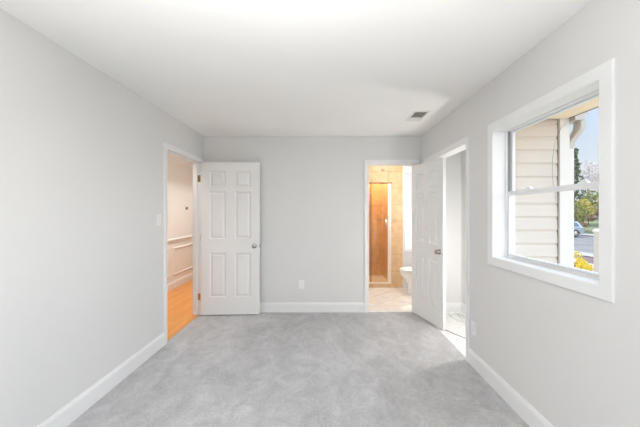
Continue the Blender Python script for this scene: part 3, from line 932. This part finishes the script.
tag(MB().tube([(px(a, 2.458), 2.458, pz(b, 2.458)) for a, b in wp[:9]], 0.0018, 6).build('loose_wire', M['wire'], smooth=True), 'thin dark wire hanging in a bow over the cream siding', 'wire')

# ------------------------------------------------------------------ outside: ground, street and planting
GR = -0.95


def strip(name, material, x0, x1, za, zb, label, cat, y0=-30, y1=140):
    m = MB()
    v = [m.bm.verts.new(p) for p in ((x0, y0, za), (x1, y0, zb), (x1, y1, zb), (x0, y1, za), (x0, y0, za - 0.2), (x1, y0, zb - 0.2), (x1, y1, zb - 0.2), (x0, y1, za - 0.2))]
    for f in ((0, 1, 2, 3), (7, 6, 5, 4), (0, 4, 5, 1), (1, 5, 6, 2), (2, 6, 7, 3), (3, 7, 4, 0)):
        m.bm.faces.new([v[i] for i in f])
    return struct(m.build(name, material), label, cat)


strip('ground_lawn', M['bouncegrass'], -12, 12.2, GR, GR, 'front lawn between the house and the street', 'lawn')
strip('ground_bed', M['mulch'], 12.2, 13.8, GR + 0.005, GR - 0.01, 'strip of dark mulch along the near street edge', 'bed')
strip('curb', M['concrete'], 13.8, 15.0, GR + 0.04, GR + 0.04, 'pale concrete curb on the near side of the street', 'curb')
strip('road', M['asphalt'], 15.0, 26.4, GR - 0.05, GR - 0.05, 'grey asphalt street beyond the window', 'road')
strip('sidewalk', M['concrete'], 26.4, 28.6, GR + 0.05, GR + 0.05, 'pale sidewalk on the far side of the street', 'sidewalk')
strip('ground_bank', M['grass'], 28.6, 36.0, GR + 0.05, 0.45, 'grassy bank rising beyond the street', 'lawn')
strip('ground_far', M['mulch'], 36.0, 120.0, 0.45, 1.2, 'brown leafy ground under the far trees', 'ground')


def leaf_mesh(blobs, n, size, seed, flat=1.0):
    """leaf quads scattered through ellipsoid blobs [(cx,cy,cz,rx,ry,rz)]"""
    rnd = random.Random(seed)
    mb = MB()
    for i in range(n):
        b = blobs[rnd.randrange(len(blobs))]
        while True:
            p = Vector((rnd.uniform(-1, 1), rnd.uniform(-1, 1), rnd.uniform(-1, 1)))
            if p.length <= 1:
                break
        p = p.normalized() * (p.length ** 0.4)
        c = Vector((b[0] + p.x * b[3], b[1] + p.y * b[4], b[2] + p.z * b[5]))
        a = Vector((rnd.gauss(0, 1), rnd.gauss(0, 1), rnd.gauss(0, 1))).normalized()
        d = a.cross(Vector((rnd.gauss(0, 1), rnd.gauss(0, 1), rnd.gauss(0, 1)))).normalized()
        s = size * rnd.uniform(0.6, 1.3)
        q = [c - a * s, c + d * s * 0.55, c + a * s, c - d * s * 0.55]
        mb.bm.faces.new([mb.bm.verts.new(x) for x in q])
    return mb


def tree(name, loc, label, cat, group, leafmat, barkmat, blobs, n, size, trunk_h, trunk_r, seed, branches=5):
    r = empty(name, loc)
    tag(r, label, cat, group)
    rnd = random.Random(seed + 100)
    m = MB()
    m.tube([(0, 0, -0.1), (0.02, 0.01, trunk_h * 0.5), (0, 0, trunk_h)], [trunk_r, trunk_r * 0.75, trunk_r * 0.35], 8)
    for i in range(branches):
        b = blobs[i % len(blobs)]
        h = trunk_h * rnd.uniform(0.35, 0.8)
        e = Vector((b[0] + rnd.uniform(-.5, .5) * b[3], b[1] + rnd.uniform(-.5, .5) * b[4], b[2] + rnd.uniform(-.2, .6) * b[5]))
        s = Vector((0, 0, h))
        m.tube([s, (s + e) / 2 + Vector((0, 0, 0.1)), e], [trunk_r * 0.4, trunk_r * 0.25, trunk_r * 0.1], 6)
    m.build('trunk', barkmat, r, smooth=True)
    leaf_mesh(blobs, n, size, seed).build('foliage', leafmat, r)
    return r


def at(xp, Y, z):
    return (px(xp, Y), Y, z)


# conifer standing tall behind the downspout
bl_ = [(random.uniform(-.3, .3), random.uniform(-.3, .3), 1.0 + i * 1.08, 2.3 - i * 0.2, 2.3 - i * 0.2, 0.75) for i in range(10)]
tree('conifer_tree', at(573.5, 47, 0.5), 'tall dark conifer tree beyond the street rising beside the downspout', 'tree', 'trees beyond the street', M['conifer'], M['bark'], bl_, 1300, 0.25, 10.6, 0.22, 1, 8)
tree('blossom_tree', at(589, 50, 0.6), 'pale whitish blossoming tree with open branches beyond the street', 'tree', 'trees beyond the street', M['blossom'], M['palebark'],
     [(-1.2, 0, 6.6, 1.6, 1.3, 1.7), (1.1, .3, 7.2, 1.6, 1.2, 1.8), (0, .2, 8.8, 1.3, 1.2, 1.2), (0.4, -.3, 5.4, 2.1, 1.4, 1.2)], 760, 0.21, 8.6, 0.16, 2, 16)
tree('blossom_tree', at(601, 55, 0.8), 'pale whitish tree beyond the street, at the window casing edge', 'tree', 'trees beyond the street', M['blossom'], M['palebark'],
     [(-1.2, 0, 7.0, 1.7, 1.3, 1.6), (1.1, .3, 6.5, 1.7, 1.2, 1.7), (0, .2, 8.2, 1.4, 1.2, 1.2)], 620, 0.21, 8.2, 0.16, 3, 14)
def bank_z(x):
    return 0.45 - max(0, 36 - x) / 7.4 * 1.35 if x < 36 else 0.45 + (x - 36) / 84 * 0.75


spec = [(574.5, 33.5, 'olive', 'dark olive bushy tree directly behind the parked car', 3.4, 1.15),
        (583.0, 36.5, 'yellowgreen', 'yellow-green bushy tree beyond the parked car', 3.1, 1.15),
        (591.5, 40.0, 'olive', 'olive green bushy tree right of the yellow-green one beyond the street', 3.9, 1.35),
        (600.5, 43.5, 'yellowgreen', 'yellow-green tree beyond the street at the edge of the window', 3.6, 1.4)]
for i, (xp, Y, mt, lb, hh, rr) in enumerate(spec):
    xx = px(xp, Y)
    tree('bushy_tree', (xx, Y, bank_z(xx)), lb, 'tree', 'bushy trees beyond the street', M[mt], M['bark'],
         [(0, 0, hh * .62, rr, rr, hh * .3), (-.3 * rr, .2, hh * .5, rr * .7, rr * .7, hh * .25), (.3 * rr, -.2, hh * .55, rr * .7, rr * .7, hh * .27), (0, 0, hh * .85, rr * .6, rr * .6, hh * .18)], 700, 0.15, hh * .8, 0.11, 20 + i, 6)
for i, (xp, Y, lb) in enumerate(((579.5, 32.0, 'low russet shrub on the bank right behind the parked car roof'), (588.5, 35.0, 'low russet shrub on the grassy bank right of the parked car'), (597, 38.0, 'low russet shrub on the bank near the white post'))):
    xx = px(xp, Y)
    tree('russet_shrub', (xx, Y, bank_z(xx)), lb, 'shrub', 'russet shrubs on the bank', M['russet'], M['bark'],
         [(0, 0, .95, .75, .6, .4), (.3, .1, .8, .5, .4, .35)], 220, 0.12, .9, 0.05, 40 + i, 4)
for i, (xp, Y, hh, lb) in enumerate(((574.0, 9.0, 1.12, 'yellow flowering shrub nearest the downspout, below the window'), (581.0, 9.6, 0.72, 'lower yellow flowering shrub right of the taller yellow one'))):
    tree('flowering_shrub', at(xp, Y, GR), lb, 'shrub', 'yellow flowering shrubs', M['forsythia'], M['bark'],
         [(0, 0, hh * .62, .30, .30, hh * .38), (.16, .05, hh * .5, .22, .22, hh * .33)], 700, 0.035, hh * .7, 0.025, 60 + i, 8)

r = empty('fence_post', at(599.3, 5.2, GR))
tag(r, 'white square fence post with cap at the right edge of the window view', 'post')
MB().box(-0.055, 0.055, -0.055, 0.055, 0, 1.97).build('shaft', M['sidewhite'], r, bevel=0.004)
MB().prism([(-0.07, 1.97), (0.07, 1.97), (0.07, 1.99), (0.02, 2.03), (-0.02, 2.03), (-0.07, 1.99)], 'y', -0.07, 0.07).build('post_cap', M['sidewhite'], r, bevel=0.003)

# parked car: long axis along X, tail towards +X
cx, cy = 23.1, 28.6
car = empty('car', (cx, cy, GR - 0.05))
tag(car, 'silver blue estate car parked across the street, half hidden by the downspout', 'car')
L2, W2 = 2.25, 0.88
body = [(-L2, 0.35), (-L2 + .05, 0.70), (-L2 + .25, 0.82), (-1.05, 0.95), (2.1, 0.98), (L2, 0.90), (L2, 0.40), (L2 - .1, 0.28), (1.78, 0.26), (1.72, 0.48), (1.55, 0.64), (1.35, 0.68), (1.15, 0.64), (0.98, 0.48), (0.92, 0.24), (-.92, 0.24), (-.98, 0.48), (-1.15, 0.64), (-1.35, 0.68), (-1.55, 0.64), (-1.72, 0.48), (-1.78, 0.26), (-L2 + .1, 0.27)]
MB().prism(body, 'y', -W2, W2).build('body', M['carpaint'], car, bevel=0.05, bseg=3, smooth=True)
m = MB()
lo = [(-1.15, 0.94), (2.08, 0.96)]; hi = [(-0.45, 1.46), (1.75, 1.50)]
v = []
for (x, z), s in ((lo[0], .86), (lo[1], .86), (hi[1], .66), (hi[0], .66)):
    v.append((m.bm.verts.new((x, -s, z)), m.bm.verts.new((x, s, z))))
for i in range(4):
    a, b = v[i], v[(i + 1) % 4]
    m.bm.faces.new((a[0], b[0], b[1], a[1]))
m.bm.faces.new([a[0] for a in v]); m.bm.faces.new([a[1] for a in v][::-1])
m.build('cabin', M['carpaint'], car, bevel=0.04, bseg=3, smooth=True)


def side_quad(xa, xb, xc, xd, s, name):
    """window on the car's flank; lower edge xa..xb, upper edge xd..xc"""
    zl, zh = 1.0, 1.42
    yl = s * (.86 - .20 * (zl - .95) / .53 + .006); yh = s * (.86 - .20 * (zh - .95) / .53 + .006)
    t = -s * 0.02
    m = MB()
    q = [(xa, yl, zl), (xb, yl, zl), (xc, yh, zh), (xd, yh, zh)]
    v0 = [m.bm.verts.new(p) for p in q]; v1 = [m.bm.verts.new((p[0], p[1] + t, p[2])) for p in q]
    m.bm.faces.new(v0); m.bm.faces.new(v1[::-1])
    for i in range(4):
        m.bm.faces.new((v0[i], v0[(i + 1) % 4], v1[(i + 1) % 4], v1[i]))
    m.build(name, M['carglass'], car)


for s in (-1, 1):
    side_quad(-0.85, 0.15, 0.12, -0.42, s, 'side_window')
    side_quad(0.25, 1.12, 1.08, 0.22, s, 'side_window')
    side_quad(1.22, 1.86, 1.64, 1.18, s, 'side_window')
m = MB().prism([(2.02, 1.03), (2.045, 1.03), (1.82, 1.42), (1.795, 1.42)], 'y', -0.66, 0.66)
m.build('rear_window', M['carglass'], car)
m = MB().prism([(-1.10, 1.02), (-1.075, 1.02), (-.56, 1.42), (-.585, 1.42)], 'y', -0.66, 0.66)
m.build('windshield', M['carglass'], car)
for s in (-1, 1):
    tag(MB().box(L2 - .06, L2 + .012, s * .80 - .07, s * .80 + .07, .66, .86).build('tail_light', M['redlens'], car, bevel=0.01), 'red tail light')
    for x in (-1.35, 1.35):
        wh = MB().lathe([(0.20, -0.10), (0.31, -0.10), (0.33, -0.07), (0.33, 0.07), (0.31, 0.10), (0.20, 0.10)], (x, s * 0.80, 0.33), (0, s, 0), 24).build('wheel', M['rubber'], car, smooth=True)
        MB().lathe([(0.20, 0), (0.20, 0.012), (0.10, 0.02), (0.02, 0.022)], (x, s * 0.90, 0.33), (0, s, 0), 16).build('hub_cap', M['chrome'], wh, smooth=True)
MB().box(L2 - .02, L2 + .04, -0.80, 0.80, 0.36, 0.52).build('bumper', M['rubber'], car, bevel=0.02)
for s in (-1, 1):
    MB().tube([(-.3, s * .60, 1.47), (-.25, s * .60, 1.53), (1.55, s * .60, 1.56), (1.6, s * .60, 1.50)], 0.015, 6).build('roof_rail', M['rubber'], car)
